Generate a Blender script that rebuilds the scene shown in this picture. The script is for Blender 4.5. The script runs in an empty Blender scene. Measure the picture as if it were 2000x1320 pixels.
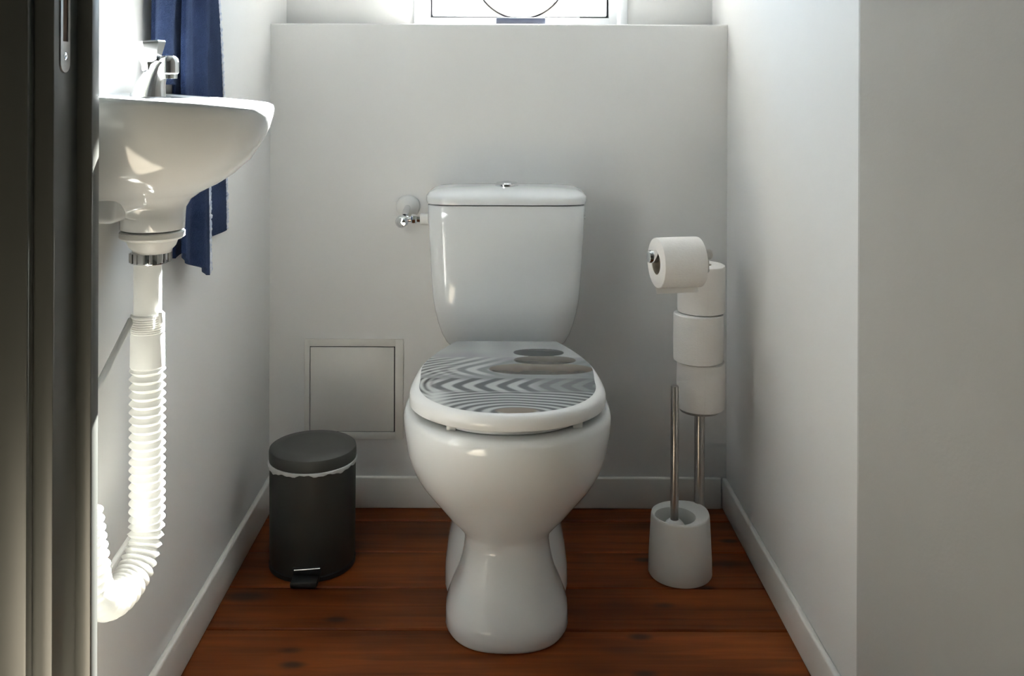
import bpy, bmesh, math, random
from math import pi, sin, cos, radians, sqrt
from mathutils import Vector, Matrix

random.seed(7)
S = bpy.context.scene
C = S.collection

# ------------------------------------------------------------------ camera
EYE = Vector((0.0, 0.0, 0.96))
cam_d = bpy.data.cameras.new('camera')
cam = bpy.data.objects.new('camera', cam_d)
C.objects.link(cam)
cam.location = EYE
cam.rotation_euler = (radians(90), radians(-0.2), 0)
cam_d.sensor_width = 36.0
cam_d.lens = 1850 / 2000 * 36.0
cam_d.shift_x = (1000 - 978) / 2000
cam_d.shift_y = (175 - 660) / 2000
cam_d.clip_start = 0.02
S.camera = cam

# ------------------------------------------------------------------ world, sun, exposure
W = bpy.data.worlds.new('world')
S.world = W
W.use_nodes = True
bg = W.node_tree.nodes['Background']
bg.inputs[0].default_value = (0.55, 0.76, 1.0, 1)
bg.inputs[1].default_value = 2.3

sun_d = bpy.data.lights.new('sun', 'SUN')
sun_d.energy = 56.0
sun_d.angle = radians(0.6)
sun_d.color = (1.0, 0.965, 0.92)
sun = bpy.data.objects.new('sun', sun_d)
C.objects.link(sun)
SUN_DIR = Vector((-0.308, -1.0, -0.95)).normalized()
sun.rotation_euler = SUN_DIR.to_track_quat('-Z', 'Y').to_euler()
sun.location = (1, 4, 4)

def portal(name, loc, rot, sx, sy):
    d = bpy.data.lights.new(name, 'AREA')
    d.shape = 'RECTANGLE'; d.size = sx; d.size_y = sy
    d.cycles.is_portal = True
    o = bpy.data.objects.new(name, d); C.objects.link(o)
    o.location = loc; o.rotation_euler = rot
portal('window_portal', (0.047, 2.47, 1.68), (radians(-90), 0, 0), 0.52, 1.16)

S.view_settings.view_transform = 'Standard'
S.view_settings.look = 'None'
S.view_settings.exposure = 1.95
S.view_settings.gamma = 1.0
S.view_settings.use_curve_mapping = False

# ------------------------------------------------------------------ materials
def mat(name, col, rough=0.5, metal=0.0, spec=0.5, coat=0.0):
    m = bpy.data.materials.new(name); m.use_nodes = True
    b = m.node_tree.nodes['Principled BSDF']
    b.inputs['Base Color'].default_value = (*col, 1)
    b.inputs['Roughness'].default_value = rough
    b.inputs['Metallic'].default_value = metal
    b.inputs['Specular IOR Level'].default_value = spec
    b.inputs['Coat Weight'].default_value = coat
    return m

def nodes(m): return m.node_tree.nodes, m.node_tree.links, m.node_tree.nodes['Principled BSDF']

def vary(m, col2, scale, amount=1.0, detail=4, stretch=(1, 1, 1), lo=0.35, hi=0.65):
    """mixes a second colour in with noise on object coordinates"""
    N, L, b = nodes(m)
    tc = N.new('ShaderNodeTexCoord'); mp = N.new('ShaderNodeMapping')
    mp.inputs['Scale'].default_value = stretch
    ns = N.new('ShaderNodeTexNoise'); ns.inputs['Scale'].default_value = scale; ns.inputs['Detail'].default_value = detail
    mr = N.new('ShaderNodeMapRange'); mr.inputs['From Min'].default_value = lo; mr.inputs['From Max'].default_value = hi
    mr.inputs['To Max'].default_value = amount
    mx = N.new('ShaderNodeMix'); mx.data_type = 'RGBA'
    mx.inputs['A'].default_value = b.inputs['Base Color'].default_value
    mx.inputs['B'].default_value = (*col2, 1)
    L.new(tc.outputs['Object'], mp.inputs[0]); L.new(mp.outputs[0], ns.inputs['Vector'])
    L.new(ns.outputs['Fac'], mr.inputs['Value']); L.new(mr.outputs[0], mx.inputs['Factor'])
    L.new(mx.outputs['Result'], b.inputs['Base Color'])
    return m

def bump(m, scale, strength, dist=0.001, detail=3, stretch=(1, 1, 1)):
    N, L, b = nodes(m)
    tc = N.new('ShaderNodeTexCoord'); mp = N.new('ShaderNodeMapping')
    mp.inputs['Scale'].default_value = stretch
    ns = N.new('ShaderNodeTexNoise'); ns.inputs['Scale'].default_value = scale; ns.inputs['Detail'].default_value = detail
    bp = N.new('ShaderNodeBump'); bp.inputs['Strength'].default_value = strength; bp.inputs['Distance'].default_value = dist
    L.new(tc.outputs['Object'], mp.inputs[0]); L.new(mp.outputs[0], ns.inputs['Vector'])
    L.new(ns.outputs['Fac'], bp.inputs['Height']); L.new(bp.outputs[0], b.inputs['Normal'])
    return m

M = {}
M['wall'] = bump(vary(mat('wall_paint', (0.83, 0.825, 0.812), 0.62, spec=0.3), (0.805, 0.795, 0.775), 3.0, 0.6), 120, 0.25, 0.0006)
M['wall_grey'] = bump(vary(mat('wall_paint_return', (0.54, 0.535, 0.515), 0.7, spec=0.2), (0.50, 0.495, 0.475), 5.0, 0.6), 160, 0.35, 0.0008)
M['wall_hall'] = bump(vary(mat('hall_wallpaper', (0.30, 0.29, 0.26), 0.8, spec=0.2), (0.26, 0.25, 0.22), 5.0, 0.6), 160, 0.35, 0.0008)
M['ceiling'] = bump(mat('ceiling_paint', (0.85, 0.85, 0.83), 0.8, spec=0.2), 90, 0.2)
M['skirting'] = vary(mat('skirting_paint', (0.80, 0.78, 0.74), 0.35), (0.74, 0.71, 0.66), 8.0, 0.6)
M['frame'] = vary(mat('frame_paint', (0.078, 0.080, 0.073), 0.38, coat=0.35), (0.058, 0.060, 0.055), 6.0, 0.7, stretch=(1, 1, 0.2))
nodes(M['frame'])[2].inputs['Coat Roughness'].default_value = 0.3
M['window_paint'] = vary(mat('window_paint', (0.74, 0.76, 0.78), 0.3), (0.70, 0.72, 0.74), 10.0, 0.5)
M['gasket'] = vary(mat('window_gasket', (0.06, 0.065, 0.08), 0.6), (0.04, 0.04, 0.05), 40)
M['ceramic'] = vary(mat('sanitary_ceramic', (0.83, 0.85, 0.86), 0.09, coat=0.2), (0.81, 0.83, 0.84), 6, 0.5)
nodes(M['ceramic'])[2].inputs['Coat Roughness'].default_value = 0.06
M['seat'] = vary(mat('seat_lacquer', (0.86, 0.86, 0.86), 0.18), (0.83, 0.83, 0.82), 9, 0.5)
M['plastic'] = vary(mat('white_plastic', (0.85, 0.85, 0.83), 0.35), (0.81, 0.80, 0.77), 12, 0.5)
M['chrome'] = vary(mat('chrome', (0.78, 0.79, 0.80), 0.08, metal=1.0), (0.70, 0.71, 0.72), 30, 0.5)
M['steel'] = vary(mat('brushed_steel', (0.52, 0.49, 0.46), 0.28, metal=1.0), (0.44, 0.41, 0.38), 60, 0.7, stretch=(4, 4, 0.3))
M['bin'] = bump(vary(mat('bin_enamel', (0.042, 0.041, 0.037), 0.5, spec=0.4), (0.035, 0.034, 0.03), 8, 0.7), 300, 0.15, 0.0004)
M['bin_lid'] = bump(vary(mat('bin_lid_plastic', (0.06, 0.06, 0.056), 0.45), (0.05, 0.05, 0.046), 10, 0.7), 300, 0.15, 0.0004)
M['black'] = vary(mat('black_rubber', (0.012, 0.012, 0.012), 0.55), (0.02, 0.02, 0.02), 30)
M['liner'] = bump(vary(mat('bin_liner', (0.62, 0.63, 0.63), 0.3), (0.5, 0.51, 0.51), 40, 0.8), 60, 0.6, 0.002)
M['paper'] = bump(vary(mat('tissue_paper', (0.86, 0.83, 0.80), 0.9, spec=0.1), (0.82, 0.79, 0.755), 25, 0.6), 180, 0.5, 0.001, stretch=(1, 1, 2))
M['card'] = vary(mat('core_card', (0.42, 0.36, 0.29), 0.85, spec=0.1), (0.36, 0.3, 0.24), 30)
M['towel'] = bump(vary(mat('blue_terry', (0.009, 0.017, 0.050), 0.95, spec=0.1), (0.020, 0.034, 0.085), 14, 0.9, detail=8), 520, 0.9, 0.003, detail=2)
nodes(M['towel'])[2].inputs['Sheen Weight'].default_value = 0.12
nodes(M['towel'])[2].inputs['Sheen Tint'].default_value = (0.45, 0.6, 1.0, 1)
M['fringe'] = bump(vary(mat('towel_fringe', (0.80, 0.82, 0.86), 0.9, spec=0.1), (0.5, 0.56, 0.7), 120, 0.9), 400, 0.9, 0.002)
M['orn'] = vary(mat('slate_blue_base', (0.016, 0.021, 0.040), 0.5), (0.022, 0.028, 0.050), 30)
M['wood_dark'] = vary(mat('bare_wood_slot', (0.10, 0.05, 0.025), 0.8), (0.05, 0.025, 0.012), 60, stretch=(4, 4, 0.5))
M['hall_floor'] = bump(vary(mat('hall_bounce_floor', (0.27, 0.235, 0.19), 0.9, spec=0.1), (0.23, 0.20, 0.155), 60), 400, 0.5)  # made-up neutral floor colour, set for the sunlight it bounces onto frame and toilet
M['brass'] = vary(mat('dull_metal', (0.45, 0.44, 0.42), 0.4, metal=1.0), (0.35, 0.34, 0.33), 60)

def wood_planks():
    m = mat('stained_pine', (0.15, 0.05, 0.018), 0.42, spec=0.16)
    N, L, b = nodes(m)
    tc = N.new('ShaderNodeTexCoord')
    oi = N.new('ShaderNodeObjectInfo')
    off = N.new('ShaderNodeVectorMath'); off.operation = 'SCALE'; off.inputs[0].default_value = (7.3, 3.1, 0)
    L.new(oi.outputs['Random'], off.inputs['Scale'])
    add = N.new('ShaderNodeVectorMath'); add.operation = 'ADD'
    L.new(tc.outputs['Object'], add.inputs[0]); L.new(off.outputs[0], add.inputs[1])
    def mapped(sc):
        mp = N.new('ShaderNodeMapping'); mp.inputs['Scale'].default_value = sc
        L.new(add.outputs[0], mp.inputs[0]); return mp
    # long grain
    g = N.new('ShaderNodeTexNoise'); g.inputs['Scale'].default_value = 16; g.inputs['Detail'].default_value = 7
    g.inputs['Distortion'].default_value = 0.6
    L.new(mapped((0.18, 3.2, 1)).outputs[0], g.inputs['Vector'])
    cr = N.new('ShaderNodeValToRGB')
    e = cr.color_ramp.elements
    e[0].position = 0.25; e[0].color = (0.105, 0.025, 0.0055, 1)
    e[1].position = 0.78; e[1].color = (0.245, 0.066, 0.014, 1)
    k = e.new(0.5); k.color = (0.175, 0.044, 0.009, 1)
    L.new(g.outputs['Fac'], cr.inputs[0])
    # large patches of wear
    w = N.new('ShaderNodeTexNoise'); w.inputs['Scale'].default_value = 4.5; w.inputs['Detail'].default_value = 3
    L.new(mapped((0.5, 1.4, 1)).outputs[0], w.inputs['Vector'])
    wr = N.new('ShaderNodeMapRange'); wr.inputs['From Min'].default_value = 0.35; wr.inputs['From Max'].default_value = 0.7
    wr.inputs['To Min'].default_value = 0.55; wr.inputs['To Max'].default_value = 1.45
    L.new(w.outputs['Fac'], wr.inputs['Value'])
    mu = N.new('ShaderNodeVectorMath'); mu.operation = 'SCALE'
    L.new(cr.outputs[0], mu.inputs[0]); L.new(wr.outputs[0], mu.inputs['Scale'])
    # knots: stretched cells of two sizes
    cur = mu.outputs[0]
    for sc, strch, r0, r1, thr in ((5.5, (0.55, 1.5, 1), 0.05, 0.22, 0.55), (14.0, (0.6, 1.3, 1), 0.06, 0.27, 0.78)):
        v = N.new('ShaderNodeTexVoronoi'); v.inputs['Scale'].default_value = sc; v.inputs['Randomness'].default_value = 1.0
        L.new(mapped(strch).outputs[0], v.inputs['Vector'])
        kn = N.new('ShaderNodeMapRange'); kn.interpolation_type = 'SMOOTHSTEP'
        kn.inputs['From Min'].default_value = r0; kn.inputs['From Max'].default_value = r1
        kn.inputs['To Min'].default_value = 0.85; kn.inputs['To Max'].default_value = 0.0
        L.new(v.outputs['Distance'], kn.inputs['Value'])
        sel = N.new('ShaderNodeSeparateColor'); L.new(v.outputs['Color'], sel.inputs[0])
        th = N.new('ShaderNodeMath'); th.operation = 'GREATER_THAN'; th.inputs[1].default_value = thr
        L.new(sel.outputs[0], th.inputs[0])
        km = N.new('ShaderNodeMath'); km.operation = 'MULTIPLY'
        L.new(kn.outputs[0], km.inputs[0]); L.new(th.outputs[0], km.inputs[1])
        mx = N.new('ShaderNodeMix'); mx.data_type = 'RGBA'; mx.inputs['B'].default_value = (0.026, 0.017, 0.012, 1)
        L.new(km.outputs[0], mx.inputs['Factor']); L.new(cur, mx.inputs['A'])
        cur = mx.outputs['Result']
    L.new(mx.outputs['Result'], b.inputs['Base Color'])
    bp = N.new('ShaderNodeBump'); bp.inputs['Strength'].default_value = 0.35; bp.inputs['Distance'].default_value = 0.0015
    L.new(g.outputs['Fac'], bp.inputs['Height']); L.new(bp.outputs[0], b.inputs['Normal'])
    return m
M['planks'] = wood_planks()

def glass_pane():
    m = bpy.data.materials.new('window_glass'); m.use_nodes = True
    N = m.node_tree.nodes; L = m.node_tree.links
    N.remove(N['Principled BSDF'])
    tr = N.new('ShaderNodeBsdfTransparent'); gl = N.new('ShaderNodeBsdfGlossy'); gl.inputs['Roughness'].default_value = 0.02
    tr.inputs[0].default_value = (0.96, 0.98, 0.98, 1)
    fr = N.new('ShaderNodeFresnel'); fr.inputs[0].default_value = 1.3
    mx = N.new('ShaderNodeMixShader')
    L.new(fr.outputs[0], mx.inputs[0]); L.new(tr.outputs[0], mx.inputs[1]); L.new(gl.outputs[0], mx.inputs[2])
    L.new(mx.outputs[0], N['Material Output'].inputs[0])
    return m
M['glass'] = glass_pane()

def thin_plastic():
    m = mat('translucent_hose_plastic', (0.86, 0.86, 0.84), 0.4)
    N, L, b = nodes(m)
    vary(m, (0.82, 0.81, 0.78), 14, 0.5)
    tl = N.new('ShaderNodeBsdfTranslucent'); tl.inputs[0].default_value = (0.92, 0.91, 0.87, 1)
    mx = N.new('ShaderNodeMixShader'); mx.inputs[0].default_value = 0.16
    L.new(b.outputs[0], mx.inputs[1]); L.new(tl.outputs[0], mx.inputs[2]); L.new(mx.outputs[0], N['Material Output'].inputs[0])
    return m
M['hose'] = thin_plastic()


def print_mat():
    m = mat('printed_lid', (0.6, 0.6, 0.6), 0.09, spec=0.35)
    N, L, b = nodes(m)
    at = N.new('ShaderNodeAttribute'); at.attribute_name = 'print'
    L.new(at.outputs['Color'], b.inputs['Base Color'])
    return m
M['print'] = print_mat()

# ------------------------------------------------------------------ geometry helpers (world coordinates)
class G:
    def __init__(self): self.v = []; self.f = []
    def add(self, v, f):
        o = len(self.v); self.v += [tuple(p) for p in v]; self.f += [tuple(i + o for i in q) for q in f]; return self
    def rings(self, rings, close=True, cap0=True, cap1=True):
        n = len(rings[0]); v = [p for r in rings for p in r]; f = []
        for i in range(len(rings) - 1):
            for j in range(n if close else n - 1):
                k = (j + 1) % n
                f.append((i * n + j, i * n + k, (i + 1) * n + k, (i + 1) * n + j))
        if cap0: f.append(tuple(range(n))[::-1])
        if cap1: f.append(tuple((len(rings) - 1) * n + j for j in range(n)))
        return self.add(v, f)
    def box(self, lo, hi, bev=0.0, seg=2):
        bm = bmesh.new()
        bmesh.ops.create_cube(bm, size=1.0)
        for q in bm.verts:
            q.co = Vector([lo[i] + (q.co[i] + 0.5) * (hi[i] - lo[i]) for i in range(3)])
        if bev > 0:
            bmesh.ops.bevel(bm, geom=bm.edges[:], offset=bev, segments=seg, affect='EDGES', profile=0.5)
        bm.verts.index_update()
        self.add([q.co for q in bm.verts], [[q.index for q in fc.verts] for fc in bm.faces]); bm.free()
        return self
    def lathe(self, o, axis, prof, n=32, cap0=True, cap1=True, a0=0.0):
        """prof: (radius, distance along the axis)"""
        o = Vector(o); ax = Vector(axis).normalized()
        u = ax.orthogonal().normalized() if abs(ax.z) < 0.9 else Vector((1, 0, 0))
        u = (u - ax * u.dot(ax)).normalized(); w = ax.cross(u)
        rr = [[o + ax * d + (u * cos(a0 + 2 * pi * j / n) + w * sin(a0 + 2 * pi * j / n)) * max(r, 1e-5) for j in range(n)] for r, d in prof]
        return self.rings(rr, True, cap0, cap1)
    def tube(self, pts, rad, n=16, cap=True):
        pts = [Vector(p) for p in pts]
        if not isinstance(rad, (list, tuple)): rad = [rad] * len(pts)
        rr = []; u = None
        for i, p in enumerate(pts):
            t = (pts[min(i + 1, len(pts) - 1)] - pts[max(i - 1, 0)]).normalized()
            if u is None: u = t.orthogonal().normalized()
            u = (u - t * u.dot(t)).normalized(); w = t.cross(u)
            rr.append([p + (u * cos(2 * pi * j / n) + w * sin(2 * pi * j / n)) * rad[i] for j in range(n)])
        return self.rings(rr, True, cap, cap)

def link(name, g, m, parent=None, smooth=None, origin=None):
    o0 = origin if origin is not None else (Vector(parent['_o']) if parent is not None else Vector((0, 0, 0)))
    me = bpy.data.meshes.new(name)
    me.from_pydata([tuple(Vector(p) - o0) for p in g.v], [], g.f); me.validate(); me.update()
    bm = bmesh.new(); bm.from_mesh(me); bmesh.ops.remove_doubles(bm, verts=bm.verts, dist=1e-6)
    bmesh.ops.recalc_face_normals(bm, faces=bm.faces); bm.to_mesh(me); bm.free()
    if smooth is not None:
        me.polygons.foreach_set('use_smooth', [True] * len(me.polygons))
        me.set_sharp_from_angle(angle=radians(smooth))
    me.materials.append(M[m])
    o = bpy.data.objects.new(name, me); C.objects.link(o)
    if parent is not None:
        o.parent = parent; o['_o'] = tuple(o0)
    else:
        o.location = o0; o['_o'] = tuple(o0)
    return o

def thing(name, label, cat, base, group=None):
    o = bpy.data.objects.new(name, None); C.objects.link(o)
    o.empty_display_size = 0.05
    o.location = base; o['_o'] = tuple(base); o['label'] = label; o['category'] = cat
    if group: o['group'] = group
    return o

def struct(name, label, cat, g=None, m=None, smooth=None):
    if g is None:
        o = bpy.data.objects.new(name, None); C.objects.link(o); o['_o'] = (0, 0, 0)
    else:
        o = link(name, g, m, None, smooth)
    o['kind'] = 'structure'; o['label'] = label; o['category'] = cat
    return o

def spow(a, e): return math.copysign(abs(a) ** e, a)
def oval(xc, yc, z, hw, front, back, n=2.4, k=56):
    """horizontal ring: half width hw, reaching forward (-Y) to front and backward to back"""
    r = []
    for j in range(k):
        t = 2 * pi * j / k
        s = spow(sin(t), 2 / n)
        r.append(Vector((xc + hw * spow(cos(t), 2 / n), yc + (s * (back - yc) if s > 0 else s * (yc - front)), z)))
    return r

# ------------------------------------------------------------------ the room
XL, XR, YB, YU = -0.530, 0.522, 2.180, 2.340       # left wall, right wall, back wall, recessed upper wall
LEDGE, TOP = 1.111, 2.45
YR = 1.376                                          # where the right wall ends
YP = 1.015                                          # front of the left partition

struct('wall_left', 'white painted side wall behind the washbasin and towel', 'wall',
       G().box((XL - 0.12, 1.12, 0), (XL, YU + 0.10, TOP)), 'wall')
struct('wall_right', 'white painted side wall right of the toilet roll stand', 'wall',
       G().box((XR, YR + 0.006, 0), (XR + 0.14, YU + 0.10, TOP)), 'wall')
RA = radians(72)                                    # the wall turns outwards here
RE = (XR + 1.6 * cos(RA), YR - 1.6 * sin(RA))
def upright(pts, z0, z1):
    return G().rings([[(x, y, z0) for x, y in pts], [(x, y, z1) for x, y in pts]])
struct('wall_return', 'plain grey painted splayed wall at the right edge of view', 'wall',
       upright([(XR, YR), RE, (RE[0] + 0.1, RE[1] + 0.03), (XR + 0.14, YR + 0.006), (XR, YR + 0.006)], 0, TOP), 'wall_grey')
struct('wall_back', 'low white wall behind the cistern with flat ledge on top', 'wall',
       G().box((XL - 0.02, YB, -0.06), (XR + 0.02, YU, LEDGE), 0.004, 3), 'wall', 40)
WX0, WX1, WZ1 = -0.215, 0.312, 2.26                 # window opening
struct('wall_upper', 'white recessed wall around the small window', 'wall',
       G().box((XL, YU, LEDGE - 0.3), (WX0, YU + 0.13, TOP)).box((WX1, YU, LEDGE - 0.3), (XR, YU + 0.13, TOP))
          .box((WX0, YU, WZ1), (WX1, YU + 0.13, TOP)).box((WX0, YU + 0.002, LEDGE - 0.3), (WX1, YU + 0.13, LEDGE + 0.004)), 'wall')
struct('ceiling', 'white ceiling over the toilet room', 'ceiling', G().box((-1.7, -2.4, TOP), (1.7, YU + 0.15, TOP + 0.05)), 'ceiling')

# hall behind the camera
HX0, HX1, HY0 = -1.5, RE[0], -2.2
struct('wall_partition', 'plain hall wall left of the door frame', 'wall',
       G().box((HX0, YP, 0), (-0.505, 1.12, TOP)), 'wall_hall')
struct('wall_hall_left', 'plain left wall of the hall', 'wall', G().box((HX0 - 0.1, HY0, 0), (HX0, 1.12, TOP)), 'wall_hall')
struct('wall_hall_right', 'plain right wall of the hall', 'wall', G().box((HX1, HY0, 0), (HX1 + 0.1, RE[1] + 0.02, TOP)), 'wall_hall')
struct('wall_hall_rear', 'plain end wall of the hall behind the viewer', 'wall',
       G().box((HX0 - 0.1, HY0 - 0.1, 0), (HX1 + 0.1, HY0, TOP)), 'wall_hall')

# floor: boards laid across the room
floor = struct('floor', 'dark red-brown stained pine floorboards laid across the room', 'floor',
               G().box((-1.6, HY0, -0.06), (1.7, YU, -0.022)), 'wood_dark')
struct('floor_hall', 'unseen hall floor in a neutral tone added to tune bounced light', 'floor',
       G().box((HX0, HY0, -0.022), (HX1 + 0.1, 1.115, 0.001)), 'hall_floor')  # added unseen surface, toned to steer sunlight bounced into the room
edges = [1.117, 1.259, 1.401, 1.543, 1.685, 1.827, 1.969, 2.111, 2.18]
for a, b in zip(edges[:-1], edges[1:]):
    dz = random.uniform(-0.0012, 0.0)
    x1 = XR if a > 1.36 else HX1
    link('plank', G().box((XL, a + 0.0016, -0.022 + dz), (x1, b - 0.0016, dz), 0.002, 1), 'planks', floor)

# skirting boards
def skirt(name, label, lo, hi):
    struct(name, label, 'baseboard', G().box(lo, hi, 0.004, 3), 'skirting', 40)
skirt('baseboard_back', 'white baseboard along the low back wall', (XL + 0.013, YB - 0.011, 0.0), (XR - 0.013, YB, 0.072))
skirt('baseboard_left', 'white baseboard along the wall under the washbasin', (XL, 1.12, 0.0), (XL + 0.012, YB, 0.074))
skirt('baseboard_right', 'white baseboard along the wall beside the toilet roll stand', (XR - 0.011, YR, 0.0), (XR, YB, 0.070))

# window
win = struct('window_1', 'small white framed window above the ledge', 'window')
fy0, fy1 = 2.395, 2.455
fr = G().box((WX0, fy0, LEDGE + 0.004), (-0.178, fy1, WZ1), 0.0012, 1).box((0.272, fy0, LEDGE + 0.004), (WX1, fy1, WZ1), 0.0012, 1) \
    .box((-0.185, fy0 + 0.0004, LEDGE + 0.004), (0.28, fy1 - 0.0004, 1.142), 0.0012, 1).box((-0.185, fy0 + 0.0004, 2.222), (0.28, fy1 - 0.0004, WZ1), 0.0012, 1)
link('window_frame', fr, 'window_paint', win, 40)
link('casing', G().box((WX0, YU - 0.008, LEDGE), (WX0 + 0.024, fy0, WZ1), 0.004), 'window_paint', win, 40)
link('casing', G().box((WX1 - 0.02, YU - 0.008, LEDGE), (WX1, fy0, WZ1), 0.004), 'window_paint', win, 40)
link('gasket', G().box((-0.1785, fy0 + 0.012, 1.1415), (-0.1745, fy1 - 0.01, 2.222)).box((0.267, fy0 + 0.012, 1.1415), (0.2725, fy1 - 0.01, 2.222))
     .box((-0.1785, fy0 + 0.012, 1.1415), (0.2725, fy1 - 0.01, 1.1445)), 'gasket', win)
sa = G().box((-0.1745, fy0 - 0.004, 1.1445), (-0.138, fy1 - 0.012, 2.22), 0.005).box((0.231, fy0 - 0.004, 1.1445), (0.2675, fy1 - 0.012, 2.22), 0.005) \
    .box((-0.16, fy0 - 0.0035, 1.1445), (0.25, fy1 - 0.012, 1.184), 0.005).box((-0.16, fy0 - 0.0035, 2.18), (0.25, fy1 - 0.012, 2.22), 0.005)
sash = link('sash', sa, 'window_paint', win, 40)
link('pane', G().box((-0.142, 2.418, 1.18), (0.236, 2.424, 2.185)), 'glass', sash)

# door frame at the left edge of the view
df = struct('door_1', 'dark grey painted door frame with metal strike plate at left edge', 'door frame')
link('architrave', G().box((-0.580, 1.000, 0), (-0.499, 1.015, 2.12), 0.003), 'frame', df, 40)
link('lining', G().box((-0.5055, 1.0135, 0), (-0.478, 1.120, 2.08), 0.002), 'frame', df, 40)
link('door_stop', G().box((-0.479, 1.068, 0), (-0.4607, 1.0885, 2.07), 0.002), 'frame', df, 40)
def slot_plate(x, y0, y1, z0, z1, t, hole=True):
    """upright plate with rounded ends and a long slot, facing +X"""
    yc = (y0 + y1) / 2; r = (y1 - y0) / 2; n = 12
    out = [(yc + r * cos(pi + pi * j / n), z0 + r + r * sin(pi + pi * j / n)) for j in range(n + 1)] + \
          [(yc + r * cos(pi * j / n), z1 - r + r * sin(pi * j / n)) for j in range(n + 1)]
    ri = r * 0.56
    inn = [(yc + ri * cos(pi + pi * j / n), z0 + 0.034 + (0 if ri * sin(pi + pi * j / n) < 0 else 0)) for j in range(n + 1)] + \
          [(yc + ri * cos(pi * j / n), z1 - 0.034) for j in range(n + 1)]
    R = [[(x, *p) for p in inn], [(x + t, *p) for p in inn], [(x + t, *p) for p in out], [(x, *p) for p in out], [(x, *p) for p in inn]]
    return G().rings(R, True, False, False)
sp = link('strike_plate', slot_plate(-0.478, 1.026, 1.048, 0.977, 1.19, 0.0015), 'brass', df)
link('screw', G().lathe((-0.4766, 1.037, 0.995), (1, 0, 0), [(0.0042, 0), (0.0042, 0.0006), (0.003, 0.0009), (0.0012, 0.0002)], 16), 'chrome', sp)
link('screw', G().lathe((-0.4766, 1.037, 1.172), (1, 0, 0), [(0.0042, 0), (0.0042, 0.0006), (0.003, 0.0009), (0.0012, 0.0002)], 16), 'chrome', sp)
link('bolt_slot', G().box((-0.4785, 1.0305, 1.010), (-0.4777, 1.0435, 1.157)), 'wood_dark', df)

# access panel in the back wall
ap = thing('access_panel', 'square beige access panel in the wall behind the trash bin', 'access panel', (-0.336, YB, 0.156))
a0, a1, b0, b1 = -0.449, -0.2215, 0.156, 0.386
i0, i1, j0, j1 = -0.4365, -0.2405, 0.1725, 0.3690
fr = G().box((a0, YB - 0.005, b0), (i0, YB + 0.0, b1), 0.0015).box((i1, YB - 0.005, b0), (a1, YB, b1), 0.0015) \
    .box((i0 - 0.002, YB - 0.0048, b0), (i1 + 0.002, YB, j0), 0.0015).box((i0 - 0.002, YB - 0.0048, j1), (i1 + 0.002, YB, b1), 0.0015)
link('panel_frame', fr, 'skirting', ap, 40)
link('panel_door', G().box((i0 + 0.0013, YB - 0.0042, j0 + 0.0013), (i1 - 0.0025, YB, j1 - 0.0018), 0.001), 'skirting', ap, 40)
link('shadow_gap', G().box((i0, YB - 0.0012, j0), (i1, YB, j1)), 'black', ap)

# ------------------------------------------------------------------ toilet
TX = 0.014
toi = thing('toilet', 'white ceramic close-coupled toilet with printed pebble lid', 'toilet', (TX, 1.9, 0))
pan = G()
secs = [(0.000, .108, 1.612, 1.86), (0.006, .1115, 1.608, 1.86), (0.030, .110, 1.612, 1.86), (0.052, .1015, 1.619, 1.86), (0.08, .089, 1.630, 1.86), (0.115, .0805, 1.642, 1.86),
        (0.145, .0765, 1.651, 1.86), (0.160, .0775, 1.653, 1.86), (0.170, .084, 1.650, 1.865), (0.182, .0945, 1.643, 1.87), (0.1985, .110, 1.631, 1.88), (0.217, .1275, 1.617, 1.89),
        (0.236, .143, 1.603, 1.91), (0.255, .1575, 1.589, 1.925), (0.274, .168, 1.575, 1.94), (0.293, .1755, 1.563, 1.96), (0.315, .1815, 1.551, 1.98), (0.355, .1870, 1.538, 2.0), (0.376, .1875, 1.535, 2.0), (0.387, .184, 1.538, 1.995), (0.391, .178, 1.545, 1.99),
        (0.390, .150, 1.575, 1.93), (0.381, .138, 1.588, 1.915), (0.30, .115, 1.62, 1.88), (0.22, .06, 1.70, 1.80)]
pan.rings([oval(TX, 1.735, z, hw, f, b, 2.25 if z > 0.2 else 2.5) for z, hw, f, b in secs])
tr = [(0.0, .121, 1.72), (0.006, .1225, 1.72), (0.035, .120, 1.72), (0.065, .1145, 1.725), (0.095, .1065, 1.735), (0.125, .097, 1.75), (0.155, .086, 1.77), (0.20, .080, 1.80), (0.28, .090, 1.83), (0.34, .104, 1.83), (0.385, .112, 1.83), (0.396, .108, 1.84)]
pan.rings([oval(TX, 1.92, z, hw, f, 2.15, 2.8) for z, hw, f in tr])
link('pan', pan, 'ceramic', toi, 50)
ci = [(0.397, .112, 2.075), (0.400, .120, 2.062), (0.41, .129, 2.050), (0.43, .139, 2.037), (0.455, .147, 2.0235), (0.480, .1525, 2.010), (0.488, .154, 2.0062), (0.496, .1553, 2.0033), (0.504, .1565, 2.0015), (0.514, .158, 2.0005), (0.56, .162, 1.9995), (0.65, .1665, 1.998), (0.712, .1690, 1.998), (0.7135, .1675, 1.999)]
link('cistern', G().rings([oval(TX - 0.001, 2.085, z, hw, f, 2.176, 6.5, 96) for z, hw, f in ci]), 'ceramic', toi, 50)
li = [(0.7160, .168, 1.998), (0.7165, .1715, 1.9945), (0.724, .1735, 1.993), (0.732, .1725, 1.995), (0.739, .166, 2.003), (0.7445, .150, 2.020), (0.7475, .11, 2.05), (0.7485, .05, 2.075)]
lid_c = link('cistern_lid', G().rings([oval(TX - 0.001, 2.085, z, hw, f, 2.176 - (0.0 if hw > .16 else (.16 - hw) * 0.5), 5.5, 96) for z, hw, f in li]), 'ceramic', toi, 50)
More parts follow.
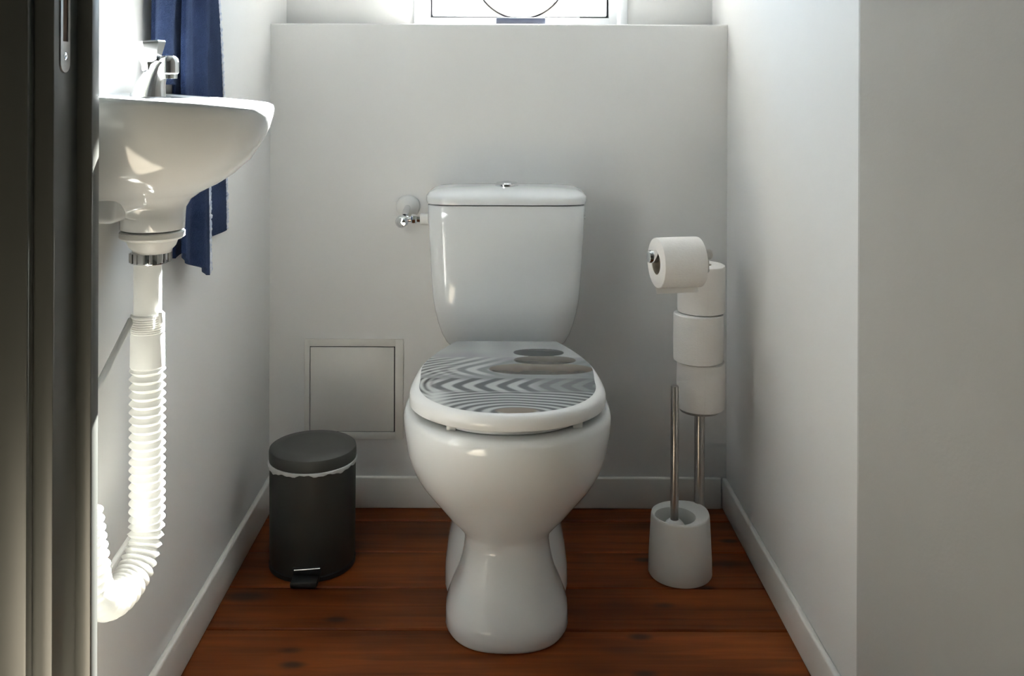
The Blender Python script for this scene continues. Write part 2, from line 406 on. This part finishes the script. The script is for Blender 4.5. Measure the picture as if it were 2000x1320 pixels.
fb = link('flush_button', G().lathe((TX, 2.088, 0.7480), (0, 0, 1), [(0.026, 0), (0.026, 0.005), (0.022, 0.008), (0.0205, 0.006), (0.019, 0.008), (0.008, 0.0105), (0.0, 0.011)], 40), 'chrome', toi, 40)
link('cistern_bolt', G().lathe((TX + 0.166, 2.09, 0.68), (1, 0, 0), [(0.007, 0), (0.007, 0.004), (0.004, 0.007), (0.0, 0.007)], 20), 'chrome', toi, 40)

def sstep(a, b, x):
    t = max(0, min(1, (x - a) / (b - a))); return t * t * (3 - 2 * t)
def egg(z, inset, k=72, back=1.997, front=1.535, w=0.1755):
    """lid outline: round front, gently tapering to a straight back"""
    pts = []
    yc = 1.705
    f = front + inset * 0.7; b = back - inset * 0.4
    half = []
    n = k // 2
    for i in range(n + 1):                           # right side from front tip to back
        t = i / n
        if t <= 0.55:
            a = (t / 0.55) * pi / 2
            y = yc - (yc - f) * cos(a) ** (2 / 2.15) if cos(a) > 0 else yc
            x = (w - inset) * sin(a) ** (2 / 2.15)
        else:
            q = (t - 0.55) / 0.45
            y = yc + (b - yc) * q
            x = (w - inset * (1 - 0.75 * sstep(0.0, 0.45, q))) - (w - 0.108) * (q ** 2.0)
        half.append((x, y))
    pts = [Vector((TX + x, y, z)) for x, y in half] + [Vector((TX - x, y, z)) for x, y in reversed(half[1:])]
    return pts
seat_r = [egg(0.3915, 0.034), egg(0.3925, 0.032), egg(0.402, 0.032), egg(0.4095, 0.034)]
inner = [[Vector((TX + (p.x - TX) * 0.62, 1.74 + (p.y - 1.74) * 0.62, z)) for p in egg(z, 0.01)] for z in (0.4095, 0.3915)]
link('seat', G().rings(seat_r + inner + [seat_r[0]], True, False, False), 'seat', toi, 50)
lidr = [egg(0.4100, 0.016), egg(0.4050, 0.008), egg(0.4045, 0.003), egg(0.4060, 0.0), egg(0.418, 0.0), egg(0.424, 0.0015), egg(0.4285, 0.006), egg(0.4308, 0.012), egg(0.4313, 0.017)]
lid = link('lid', G().rings(lidr), 'seat', toi, 60)
for sx in (-1, 1):
    link('hinge', G().lathe((TX + sx * 0.07 - 0.014, 2.003, 0.414), (1, 0, 0), [(0.0, 0), (0.009, 0), (0.010, 0.002), (0.010, 0.026), (0.009, 0.028), (0.0, 0.028)], 20)
         .box((TX + sx * 0.07 - 0.012, 1.995, 0.3945), (TX + sx * 0.07 + 0.012, 2.011, 0.410), 0.002), 'chrome', toi, 40)
for (bx, by) in ((-0.095, 1.585), (0.118, 1.60), (-0.14, 1.75), (0.14, 1.75)):
    link('buffer', G().box((TX + bx - 0.008, by - 0.005, 0.3895), (TX + bx + 0.008, by + 0.005, 0.4035), 0.002), 'plastic', toi, 40)

# printed picture on the lid: raked sand and three stacked stones
def vnoise(x, y):
    def h(i, j):
        return (math.sin(i * 127.1 + j * 311.7) * 43758.5453) % 1.0
    i, j = math.floor(x), math.floor(y); u, v = x - i, y - j
    u = u * u * (3 - 2 * u); v = v * v * (3 - 2 * v)
    return (h(i, j) * (1 - u) + h(i + 1, j) * u) * (1 - v) + (h(i, j + 1) * (1 - u) + h(i + 1, j + 1) * u) * v
def mixc(a, b, t):
    t = max(0, min(1, t)); return tuple(a[i] * (1 - t) + b[i] * t for i in range(3))
def print_colour(x, y):
    pale, mid, dark = (0.56, 0.58, 0.58), (0.21, 0.225, 0.24), (0.028, 0.032, 0.035)
    wob = vnoise(x * 14 + 5, y * 10) - 0.5
    if y > 1.87:                                       # misty top of the picture
        c = mixc(pale, (0.46, 0.47, 0.48), 0.5 + 0.5 * sin(x * 62 + 2.5 * wob + (y - 1.9) * 10) * 0.7)
        c = mixc(c, mid, 0.55 * sstep(1.925, 1.875, y) * sstep(0.06, -0.06, x))
    elif y > 1.735:                                    # raked waves on the left, flat water on the right
        dy = sqrt((y - 1.787) ** 2 + 0.0001)
        g = 0.5 + 0.5 * sin(2 * pi * (x - 1.15 * dy + 0.010 * wob) / 0.036)
        g = sstep(0.15, 0.85, g)
        c = mixc(mixc(dark, mid, 0.55), pale, 0.15 + 0.75 * g)
        r = sqrt((x + 0.03) ** 2 + ((y - 1.70) / 0.9) ** 2)
        if x < -0.06: c = mixc(c, mixc(dark, pale, 0.5 + 0.5 * sin(r * 420 + 2 * wob)), sstep(-0.06, -0.13, x) * 0.8)
        c = mixc(c, (0.25, 0.262, 0.27), sstep(-0.05, 0.03, x) * 0.9)
        c = mixc(c, (0.25, 0.262, 0.27), 0.85 * sstep(1.765, 1.742, y))
        c = mixc(c, pale, 0.35 * sstep(1.84, 1.87, y))
    else:                                              # foreground: deep rake marks
        q = (1.735 - y) / 0.19
        dy = sqrt((y - 1.690) ** 2 + 0.00008)
        ph = (x - 1.0 * dy + 0.012 * wob) / 0.0385
        g2 = sstep(0.2, 0.8, 0.5 + 0.5 * sin(2 * pi * ph)) * (1 - 0.5 * sstep(0.02, 0.045, abs(y - 1.69)))
        g2 = g2 * (1 - 0.75 * sstep(0.03, 0.09, x)) + 0.35 * sstep(0.03, 0.09, x) * (0.5 + 0.5 * sin(y * 900 + 4 * wob))
        r1 = sqrt(((x - 0.035) / 1.0) ** 2 + ((y - 1.552) / 0.50) ** 2)
        g1 = sstep(0.1, 0.95, 0.5 + 0.5 * sin(r1 * 250 + 5.0 * wob))
        t = sstep(0.34, 0.50, q)
        g = g2 * (1 - t) + g1 * t
        c = mixc(dark, pale, g)
        c = mixc(c, mid, 0.30)
        c = mixc(c, pale, 0.85 * sstep(-0.075, -0.115, x) * sstep(0.3, 0.5, q) * sstep(0.98, 0.8, q))
        r3 = sqrt((x + 0.02) ** 2 + ((y - 1.70) / 0.8) ** 2)
        if x < -0.1: c = mixc(c, mixc(dark, pale, 0.5 + 0.5 * sin(r3 * 480)), sstep(-0.11, -0.14, x) * 0.9)
        e = ((x - 0.028) / 0.036) ** 2 + ((y - 1.560) / 0.016) ** 2
        c = mixc(c, (0.21, 0.175, 0.14), sstep(1.2, 0.6, e))
    for (sx, sy, hw, hh, top, bot) in ((0.078, 1.793, 0.098, 0.036, (0.25, 0.215, 0.175), (0.050, 0.040, 0.032)),
                                       (0.088, 1.852, 0.060, 0.029, (0.20, 0.185, 0.165), (0.055, 0.050, 0.045)),
                                       (0.078, 1.905, 0.050, 0.027, (0.11, 0.115, 0.118), (0.030, 0.033, 0.035))):
        xx = (x - sx) / hw; yy = (y - sy) / hh
        e = abs(xx) ** 2.3 + abs(yy) ** 2.3
        if e < 1.06:
            s = mixc(bot, top, 0.5 + 0.55 * yy + 0.25 * (vnoise(x * 60, y * 40) - 0.5))
            c = mixc(s, c, sstep(0.96, 1.06, e))
    return c
NU, NV = 220, 240
pg = G(); cols = []
ol = egg(0, 0.0175, 400)
ysr = sorted([(p.y, p.x - TX) for p in ol if p.x >= TX - 1e-9])
def hw_at(y):
    best = 0
    for (y0, x0), (y1, x1) in zip(ysr[:-1], ysr[1:]):
        if y0 <= y <= y1 and y1 > y0:
            best = max(best, x0 + (x1 - x0) * (y - y0) / (y1 - y0))
    return best
ymin, ymax = ysr[0][0], ysr[-1][0]
rows = []
for j in range(NV + 1):
    t = j / NV
    y = ymin + (ymax - ymin) * (t ** 1.15)
    h = max(hw_at(y), 0.0005)
    rows.append([Vector((TX + h * (2 * i / NU - 1), y, 0.43165)) for i in range(NU + 1)])
me_v = [p for r in rows for p in r]
n1 = NU + 1
pg.add(me_v, [(j * n1 + i, j * n1 + i + 1, (j + 1) * n1 + i + 1, (j + 1) * n1 + i) for j in range(NV) for i in range(NU)])
pr = link('lid_print', pg, 'print', lid)
pr.name = 'printed_picture'
pr['label'] = 'printed picture of stacked stones and raked sand'
at = pr.data.color_attributes.new('print', 'FLOAT_COLOR', 'POINT')
o0 = Vector(pr['_o'])
buf = []
for v in pr.data.vertices:
    w = v.co + o0
    c = print_colour(w.x, w.y); buf += [c[0], c[1], c[2], 1.0]
at.data.foreach_set('color', buf)

# ------------------------------------------------------------------ water valve on the back wall
va = thing('angle_valve', 'small chrome angle valve with white wall rose left of cistern', 'valve', (-0.212, YB, 0.690))
link('wall_rose', G().lathe((-0.212, YB, 0.690), (0, -1, 0), [(0.027, 0), (0.027, 0.004), (0.023, 0.012), (0.014, 0.017), (0.009, 0.018), (0.0, 0.018)], 36), 'plastic', va, 40)
link('stem', G().tube([(-0.212, YB - 0.016, 0.689), (-0.212, YB - 0.05, 0.686), (-0.213, YB - 0.062, 0.676)], 0.0075, 18), 'chrome', va, 40)
link('handle', G().lathe((-0.2175, 2.112, 0.667), (-0.15, -1, -0.1), [(0.006, -0.006), (0.0125, 0.0), (0.0145, 0.006), (0.014, 0.012), (0.010, 0.017), (0.0, 0.0185)], 24), 'chrome', va, 40)
link('outlet', G().tube([(-0.211, 2.118, 0.669), (-0.196, 2.118, 0.669)], 0.006, 16).lathe((-0.200, 2.118, 0.670), (1, 0, 0), [(0.0, 0), (0.010, 0.001), (0.0115, 0.006), (0.0105, 0.012), (0.008, 0.014), (0.008, 0.022), (0.0, 0.022)], 8), 'chrome', va, 30)
link('connector_nut', G().lathe((-0.179, 2.118, 0.670), (1, 0, 0), [(0.0, 0), (0.012, 0), (0.013, 0.002), (0.013, 0.018), (0.0, 0.018)], 24), 'plastic', va, 40)

# ------------------------------------------------------------------ pedal bin
BX, BY = -0.379, 1.925
bn = thing('trash_bin', 'dark grey pedal bin beside the toilet with white liner showing', 'bin', (BX, BY, 0))
link('body', G().lathe((BX, BY, 0), (0, 0, 1), [(0.0, .004), (.078, .004), (.080, 0.0), (.0825, .001), (.0835, .010), (.0835, .012), (.0855, .018), (.0862, .20), (.0862, .212), (.083, .212), (.083, .03), (0.0, .03)], 72, False, False), 'bin', bn, 40)
link('base_ring', G().lathe((BX, BY, 0), (0, 0, 1), [(.0838, .0), (.0862, .001), (.0866, .009), (.0838, .0105)], 72, False, False), 'black', bn, 40)
link('lid', G().lathe((BX, BY, 0), (0, 0, 1), [(.083, .2125), (.0868, .213), (.0874, .216), (.0874, .231), (.0862, .2355), (.083, .2375), (.06, .2395), (.03, .241), (0.0, .2415)], 72, False, True), 'bin_lid', bn, 40)
lg = G(); R = []
for (dr, dz, sag) in ((0.0005, 0.213, 0), (0.0022, 0.2125, 0), (0.0030, 0.209, 0.6), (0.0022, 0.2045, 1.0), (0.0006, 0.206, 0.9)):
    ring = []
    for j in range(120):
        t = 2 * pi * j / 120
        wv = 0.0022 * sin(3 * t + 0.4) + 0.0016 * sin(11 * t) + 0.0009 * sin(29 * t)
        rr = 0.0864 + dr + 0.0004 * sin(23 * t) * (dz < 0.212)
        ring.append((BX + rr * cos(t), BY + rr * sin(t), dz + sag * (wv - 0.001 + 0.004 * max(0, cos(t - 5.6)))))
    R.append(ring)
link('bin_liner', lg.rings(R + [R[0]], True, False, False), 'liner', bn, 50)
pd = link('pedal', G().box((BX + 0.004 - 0.026, BY - 0.112, 0.004), (BX + 0.004 + 0.026, BY - 0.07, 0.0145), 0.003), 'black', bn, 40)
link('pedal_slot', G().box((BX - 0.022, BY - 0.0868, 0.016), (BX + 0.034, BY - 0.080, 0.031), 0.002), 'black', bn, 40)
link('pedal_wire', G().tube([(BX - 0.018, BY - 0.084, 0.026), (BX - 0.018, BY - 0.090, 0.0275), (BX + 0.032, BY - 0.089, 0.031), (BX + 0.032, BY - 0.082, 0.031)], 0.0017, 10), 'chrome', bn, 40)
link('lid_hinge', G().box((BX - 0.02, BY + 0.083, 0.205), (BX + 0.02, BY + 0.094, 0.232), 0.003), 'bin_lid', bn, 40)

# ------------------------------------------------------------------ toilet roll and brush stand
SX, SY = 0.360, 1.885
PX, PY = 0.4085, 1.935
st = thing('toilet_roll_stand', 'steel toilet roll pole rising from a white brush holder base', 'roll stand', (SX, SY, 0))
def dring(z, r, hollow=None):
    """round cup with a squared corner lobe that carries the pole"""
    ring = []
    for j in range(72):
        t = 2 * pi * j / 72
        lobe = max(0.0, cos(t - radians(46))) ** 6
        q = r * (1 + 0.13 * lobe)
        ring.append(Vector((SX + q * cos(t), SY + q * sin(t), z)))
    return ring
def cring(z, r, cx, cy): return [Vector((cx + r * cos(2 * pi * j / 72), cy + r * sin(2 * pi * j / 72), z)) for j in range(72)]
hx, hy = SX - 0.012, SY - 0.012
link('brush_holder', G().rings([dring(0.0, .0605), dring(.003, .0625), dring(.03, .062), dring(.08, .0595), dring(.115, .0575), dring(.1185, .0565), dring(.1195, .0550),
     cring(.1185, .040, hx, hy), cring(.112, .0385, hx, hy), cring(.03, .038, hx, hy), cring(.02, .001, hx, hy)]), 'plastic', st, 45)
link('pole', G().lathe((PX, PY, 0.110), (0, 0, 1), [(0.0, 0), (0.0105, 0), (0.0105, 0.500), (0.008, 0.503), (0.0, 0.504)], 28), 'steel', st, 40)
link('roll_rest', G().lathe((PX, PY, 0.306), (0, 0, 1), [(0.0105, 0.0), (0.040, 0.001), (0.041, 0.003), (0.040, 0.005), (0.0105, 0.006)], 48, False, False), 'steel', st, 40)
AX = Vector((-0.978, -0.206, 0)).normalized()
KX, KY, KZ = 0.3985, 1.829, 0.643
link('arm_bracket', G().tube([(PX, PY, 0.6115), (PX - 0.004, PY - 0.03, 0.6115), (KX + 0.003, KY + 0.008, 0.6115), (KX, KY, 0.6145), (KX, KY, 0.622), (KX, KY, KZ)], 0.0052, 18), 'steel', st, 40)
a_start = Vector((KX, KY, KZ))
link('arm_knob', G().lathe(a_start - AX * 0.010, AX, [(0.0, 0), (0.0085, 0.001), (0.0105, 0.004), (0.0105, 0.016), (0.008, 0.018), (0.0, 0.018)], 28), 'steel', st, 40)
link('arm', G().tube([a_start, a_start + AX * 0.109], 0.0085, 24), 'steel', st, 40)
link('arm_cap', G().lathe(a_start + AX * 0.100, AX, [(0.0, 0), (0.0105, 0.0), (0.0125, 0.003), (0.0125, 0.016), (0.011, 0.0185), (0.0, 0.019)], 32), 'chrome', st, 40)

def toilet_roll(name, base, axis, ro, ri, length, label, cat='toilet roll', group=None, seam=True):
    t = thing(name, label, cat, base, group)
    ax = Vector(axis)
    prof = [(ri, 0.0), (ro * 0.6, -0.0008), (ro - 0.003, 0.0), (ro - 0.0006, 0.0012), (ro, 0.004), (ro + 0.0004, length * 0.5), (ro, length - 0.004), (ro - 0.0006, length - 0.0012), (ro - 0.003, length), (ro * 0.6, length + 0.0008), (ri, length)]
    g = G().lathe(base, ax, prof + [prof[0]], 64, False, False)
    link('paper', g, 'paper', t, 50)
    link('core', G().lathe(base, ax, [(ri, 0.001), (ri, length - 0.001), (ri - 0.0012, length - 0.001), (ri - 0.0012, 0.001), (ri, 0.001)], 48, False, False), 'card', t, 50)
    return t
# three on the pole; slightly out of line with one another
for (dx, dy, z, lab, r) in ((0.002, 0.0, 0.3128, 'lowest of three white toilet rolls stacked on the pole', 0.0480),
                            (-0.004, -0.004, 0.4105, 'middle of three white toilet rolls stacked on the pole', 0.0500),
                            (0.003, 0.003, 0.5082, 'topmost of three white toilet rolls stacked on the pole, beneath the arm', 0.0480)):
    tr_ = toilet_roll('toilet_roll', (PX + dx, PY + dy, z), (0, 0, 1), r, 0.021, 0.096, lab, group='spare rolls stacked on the pole')
    link('paper_end', G().rings([[(PX + dx + (r + e) * cos(a), PY + dy + (r + e) * sin(a), z + zz) for zz, e in ((0.002, 0.0003), (0.002, 0.0012), (0.094, 0.0012), (0.094, 0.0003))]
         for a in [radians(-100 + q * 6 + dx * 4000) for q in range(9)]], True), 'paper', tr_)
# the roll in use hangs loose on the arm
rc = a_start + AX * 0.0165 + Vector((0, 0, -0.0125))
hr = toilet_roll('toilet_roll_in_use', rc, AX, 0.0475, 0.0225, 0.087, 'white toilet roll in use hanging on the horizontal arm')
side = AX.cross(Vector((0, 0, 1))).normalized()
if side.y > 0: side = -side
fl = G(); n = 14
R = []
for i in range(n + 1):
    t = i / n
    if t < 0.55:
        a = radians(-20 - 75 * t / 0.55)
        p = rc + side * (0.0481 * cos(a)) + Vector((0, 0, 0.0481 * sin(a)))
    else:
        q = (t - 0.55) / 0.45
        a = radians(-95); p0 = rc + side * (0.0481 * cos(a)) + Vector((0, 0, 0.0481 * sin(a)))
        p = p0 + side * (0.006 * q) + Vector((0, 0, -0.011 * q))
    R.append([p + AX * 0.001, p + AX * 0.086, p + AX * 0.086 + side * 0.0006, p + AX * 0.001 + side * 0.0006])
link('loose_sheet', fl.rings(R, True), 'paper', hr)

br = thing('toilet_brush', 'toilet brush with steel handle standing in the white holder', 'toilet brush', (hx, hy, 0.022))
link('handle', G().lathe((hx - 0.002, hy - 0.002, 0.112), (0, 0, 1), [(0.0, 0), (0.0080, 0), (0.0080, 0.262), (0.0070, 0.2645), (0.0, 0.265)], 28), 'steel', br, 40)
link('splash_collar', G().lathe((hx - 0.002, hy - 0.002, 0.098), (0, 0, 1), [(0.0, 0), (0.020, 0.0), (0.021, 0.003), (0.016, 0.010), (0.010, 0.015), (0.0, 0.015)], 32), 'plastic', br, 40)
bh = G()
bh.lathe((hx - 0.002, hy - 0.002, 0.026), (0, 0, 1), [(0.0, 0), (0.006, 0), (0.006, 0.075), (0.0, 0.075)], 12)
for lay in range(6):
    for q in range(18):
        a = 2 * pi * (q + 0.5 * (lay % 2)) / 18; z = 0.032 + lay * 0.009
        d = Vector((cos(a), sin(a), 0.05)); c0 = Vector((hx - 0.002, hy - 0.002, z))
        bh.tube([c0 + d * 0.004, c0 + d * 0.026], 0.0011, 5)
link('bristles', bh, 'plastic', br)

# ------------------------------------------------------------------ washbasin on the left wall
QY = 1.300
ba = thing('washbasin', 'small white ceramic washbasin mounted on the left wall', 'washbasin', (XL, QY, 0.767))
def dsec(z, d, w, n=2.3, b=0.0, k=48, lift=0.0):
    """D-shaped ring against the wall; d how far it stands out, w half width; lift raises the wall side"""
    r = []
    for j in range(k + 1):
        t = -pi / 2 + pi * j / k
        x = d * max(cos(t), 0) ** (2 / n); y = w * spow(sin(t), 2 / n)
        r.append(Vector((XL + b + x, QY + y, z + lift * (1 - min(1, x / 0.21)) ** 1.0)))
    for j in range(1, 10):
        r.append(Vector((XL + b, QY + w - 2 * w * j / 10, z + lift)))
    return r
def circ(z, cx, cy, r, k=58):
    out = []
    for j in range(49):
        t = -pi / 2 + pi * j / 48; out.append(Vector((cx + r * cos(t), cy + r * sin(t), z)))
    for j in range(1, 10):
        t = pi / 2 + pi * j / 10; out.append(Vector((cx + r * cos(t), cy + r * sin(t), z)))
    return out
NX = -0.4770
outer = [circ(.767, NX, QY, .040), circ(.7685, NX, QY, .0425), circ(.785, NX, QY, .043), dsec(.797, .097, .052, 2.2), dsec(.808, .103, .066), dsec(.817, .116, .090), dsec(.828, .138, .108), dsec(.842, .160, .124), dsec(.862, .182, .138),
         dsec(.885, .198, .148), dsec(.905, .2075, .154), dsec(.922, .2125, .157, lift=.004), dsec(.932, .214, .158, lift=.012), dsec(.937, .2125, .157, lift=.014), dsec(.9395, .207, .153, lift=.014)]
inn = [dsec(.9395, .197, .145, lift=.013, b=0.001), dsec(.938, .132, .130, b=.060, lift=.008), dsec(.930, .126, .124, b=.064), dsec(.90, .112, .112, b=.070), dsec(.865, .085, .088, b=.078), dsec(.845, .05, .05, b=.088), dsec(.84, .02, .015, b=.10)]
link('basin_bowl', G().rings(outer + inn), 'ceramic', ba, 60)
link('wall_bracket', G().box((XL, QY - 0.085, 0.785), (XL + 0.035, QY + 0.085, 0.83), 0.008, 3), 'ceramic', ba, 40)
link('overflow_ring', G().lathe((XL + 0.0745, QY, 0.903), (1, 0, -0.3), [(0.006, 0), (0.010, 0.0), (0.010, 0.002), (0.006, 0.002), (0.006, 0)], 24, False, False), 'chrome', ba, 40)

# tap
tp = thing('tap', 'chrome tap with flared dark-topped knob on the washbasin', 'tap', (-0.4835, QY, 0.950))
tb = G()
path = [((-0.4845, 0.9485), (.0245, .019)), ((-0.4835, 0.953), (.0232, .0185)), ((-0.479, 0.966), (.0180, .017)), ((-0.4745, 0.978), (.0150, .016)), ((-0.4695, 0.990), (.0135, .0150)), ((-0.4625, 0.9965), (.0125, .0143))]
R = []
for (x, z), (rx, ry) in path:
    R.append([Vector((x + rx * cos(2 * pi * j / 32), QY + ry * sin(2 * pi * j / 32), z + (0.25 * rx * -cos(2 * pi * j / 32) if z > .96 else 0))) for j in range(32)])
link('tap_body', tb.rings(R), 'chrome', tp, 60)
link('spout', G().lathe((-0.4565, QY, 0.9735), (0, 0, 1), [(0.0, .003), (.010, .003), (.010, 0), (.012, 0.0), (.0122, .006), (.0142, .0075), (.0145, .012), (.0145, .022), (.0135, .0275), (.010, .031), (.0, .032)], 32), 'chrome', tp, 35)
kn = link('knob', G().lathe((-0.4795, QY - 0.002, 0.985), (-0.12, 0, 1), [(0.0, 0), (.0125, 0), (.0125, .008), (.0135, .012), (.0225, .034), (.0235, .037), (.0225, .039), (.0, .041)], 7, True, True, 0.3), 'chrome', tp, 20)
# waste trap
wt = thing('waste_trap', 'white plastic flexible waste hose looping under the washbasin', 'waste pipe', (-0.4835, QY, 0.28))
cx, cy = -0.4835, QY
link('waste_flange', G().lathe((cx + 0.006, cy, 0.7655), (0, 0, -1), [(0.0, 0), (.0405, 0), (.043, .0015), (.043, .008), (.0395, .011), (.034, .013), (.031, .021), (.0265, .026), (.0255, .03), (0, .03)], 48), 'plastic', wt, 40)
nut = G().lathe((cx + 0.003, cy, 0.7375), (0, 0, -1), [(0, 0), (.0245, 0), (.0255, .002), (.0255, .015), (.0245, .0165), (0, .0165)], 40)
for q in range(16):
    a = 2 * pi * q / 16
    nut.tube([(cx + .003 + .0255 * cos(a), cy + .0255 * sin(a), .7355), (cx + .003 + .0255 * cos(a), cy + .0255 * sin(a), .7225)], .0022, 6)
link('clamp_nut', nut, 'chrome', wt, 40)
link('tail_pipe', G().lathe((cx, cy, 0.7225), (0, 0, -1), [(.0185, 0), (.0182, .09), (.019, .092)], 36, False, False), 'hose', wt, 40)
cp = [(0, 0), (.0205, 0), (.0225, .002)]
for q in range(8):
    cp += [(.0225, .004 + q * .003), (.0218, .0052 + q * .003), (.0218, .0065 + q * .003)]
cp += [(.0226, .03), (.0229, .072), (.0215, .074)]
link('collar', G().lathe((cx, cy, 0.652), (0, 0, -1), cp[1:], 40, False, False), 'hose', wt, 30)
link('clip', G().box((cx + .0185, cy - 0.013, .640), (cx + .0245, cy - 0.005, .656), .0015), 'plastic', wt, 40)
# corrugated hose
P0 = Vector((cx, cy, 0)); P1 = Vector((-0.5025, 1.163, 0))
hv = (P1 - P0); Rr = hv.length / 2; hd = hv.normalized(); zc = 0.372
pts = []
z = 0.580
pitch = 0.0113
line = []
def hose_point(s):
    L1 = 0.580 - zc
    if s < L1: return P0 + Vector((0, 0, 0.580 - s))
    s -= L1
    L2 = pi * Rr
    if s < L2:
        a = s / Rr
        return P0 + hd * (Rr - Rr * cos(a)) + Vector((0, 0, zc - Rr * sin(a)))
    s -= L2
    return P1 + Vector((-0.10 * s, -0.08 * s, zc + s))
total = 0.580 - zc + pi * Rr + 0.07
s = 0.0; rad = []; i = 0
while s < total:
    inU = 0.580 - zc < s < 0.580 - zc + pi * Rr
    st_ = (0.0108 if inU else pitch) / 4
    pts.append(hose_point(s)); rad.append((.0180, .0212, .0240, .0212)[i % 4]); s += st_; i += 1
link('corrugated_hose', G().tube(pts, rad, 36, False), 'hose', wt, 20)
pend = pts[-1]
link('wall_outlet', G().tube([pend + Vector((0, 0, -0.004)), pend + Vector((-.002, 0, .012)), pend + Vector((-.010, 0, .022)), pend + Vector((-0.0215, 0, .026))], [.0185, .0185, .0178, .0175], 24), 'plastic', wt, 40)
link('support_strap', G().tube([(cx - .018, cy - .012, .645), (-0.5035, 1.195, .590), (-0.5225, 1.13, .552)], .0046, 12), 'hose', wt, 40)
link('spacer_tie', G().tube([P0 + Vector((-.020, -.006, .348)), P1 + Vector((0.006, 0.022, .347))], .0032, 10), 'plastic', wt, 40)

# ------------------------------------------------------------------ towel
tw = thing('towel', 'dark blue terry towel hanging on the wall behind the washbasin', 'towel', (-0.505, 1.56, 0.64))
def sheet(name, top, bot, xoff, folds, thick, parent, nu=60, nv=80, phase=0.0, zt=1.36):
    """hanging cloth: top and bottom edges given as (Y, Z) pairs left and right; folds push it off the wall"""
    g = G()
    F = []; Bk = []
    for j in range(nv + 1):
        v = j / nv
        f = []; b = []
        for i in range(nu + 1):
            u = i / nu
            yt = top[0][0] + (top[1][0] - top[0][0]) * u; zt_ = top[0][1] + (top[1][1] - top[0][1]) * u
            yb = bot[0][0] + (bot[1][0] - bot[0][0]) * u; zb = bot[0][1] + (bot[1][1] - bot[0][1]) * u
            s = 1 - (1 - v) ** 2.2                   # spreads quickly below the hook
            y = yt + (yb - yt) * s; z = zt_ + (zb - zt_) * v
            wv = sum(a * sin(2 * pi * k * u + p + phase + 0.6 * v) for k, a, p in folds)
            x = XL + xoff + wv * (0.5 + 0.5 * s) + 0.0015 * sin(9 * v + 5 * u)
            f.append(Vector((x + thick / 2, y, z))); b.append(Vector((x - thick / 2, y, z)))
        F.append(f); Bk.append(b)
    R = []
    for j in range(nv + 1):
        R.append(F[j] + Bk[j][::-1])
    g.rings(R)
    return link(name, g, 'towel', parent, 60), F
front, FF = sheet('front_layer', ((1.50, 1.36), (1.60, 1.36)), ((1.468, 0.705), (1.625, 0.640)), 0.031, ((1.6, .006, 0.3), (3.1, .003, 1.0)), 0.007, tw)
back, BB = sheet('back_layer', ((1.50, 1.36), (1.63, 1.36)), ((1.505, 0.690), (1.775, 0.695)), 0.011, ((1.8, .003, 2.0),), 0.005, tw, phase=0.5)
left, LL = sheet('side_layer', ((1.48, 1.36), (1.56, 1.36)), ((1.375, 0.966), (1.50, 0.966)), 0.018, ((1.5, .005, 1.2),), 0.006, tw)
def fringe(F, col, parent, r=0.0034, start=0):
    pts = [row[col] + Vector((0.0, 0.001 if col == -1 else -0.001, 0)) for row in F[start:]]
    P = []; rr = []
    random.seed(3)
    for a, b in zip(pts[:-1], pts[1:]):
        for q in range(3):
            p = a.lerp(b, q / 3); P.append(p + Vector((random.uniform(-.0008, .0008), random.uniform(-.0008, .0008), 0))); rr.append(r * random.uniform(.6, 1.25))
    link('edge_trim', G().tube(P, rr, 8), 'fringe', parent, 60)
fringe(FF, -1, front, 0.0038, 46); fringe(BB, -1, back, 0.0032)
hk = thing('towel_hook', 'chrome wall hook holding the blue towel', 'hook', (XL, 1.55, 1.37))
link('hook_plate', G().lathe((XL, 1.55, 1.375), (1, 0, 0), [(.018, 0), (.018, .004), (.014, .006), (0, .006)], 28), 'chrome', hk, 40)
link('hook_arm', G().tube([(XL + .004, 1.55, 1.375), (XL + .03, 1.55, 1.370), (XL + .05, 1.55, 1.372), (XL + .058, 1.55, 1.39)], .005, 14), 'chrome', hk, 40)

# ------------------------------------------------------------------ ring ornament on the ledge
OX, OY = 0.0466, 2.262
orn = thing('ring_ornament', 'thin metal ring on a dark blue stand on the window ledge', 'ornament', (OX, OY, LEDGE))
link('stand', G().box((OX - 0.058, OY - 0.03, LEDGE), (OX + 0.058, OY + 0.03, LEDGE + 0.019), 0.002), 'orn', orn, 40)
rg = G(); RR = []
rad_o, zc_o = 0.110, LEDGE + 0.019 + 0.109
for i in range(96):
    a = 2 * pi * i / 96
    RR.append([Vector((OX + (rad_o + p) * sin(a), OY + q, zc_o - (rad_o + p) * cos(a))) for p, q in ((-.0022, -.004), (.0022, -.004), (.0022, .004), (-.0022, .004))])
rg.rings(RR + [RR[0]], True, False, False)
link('ring', rg, 'steel', orn, 50)

for o in bpy.data.objects:
    if '_o' in o: del o['_o']
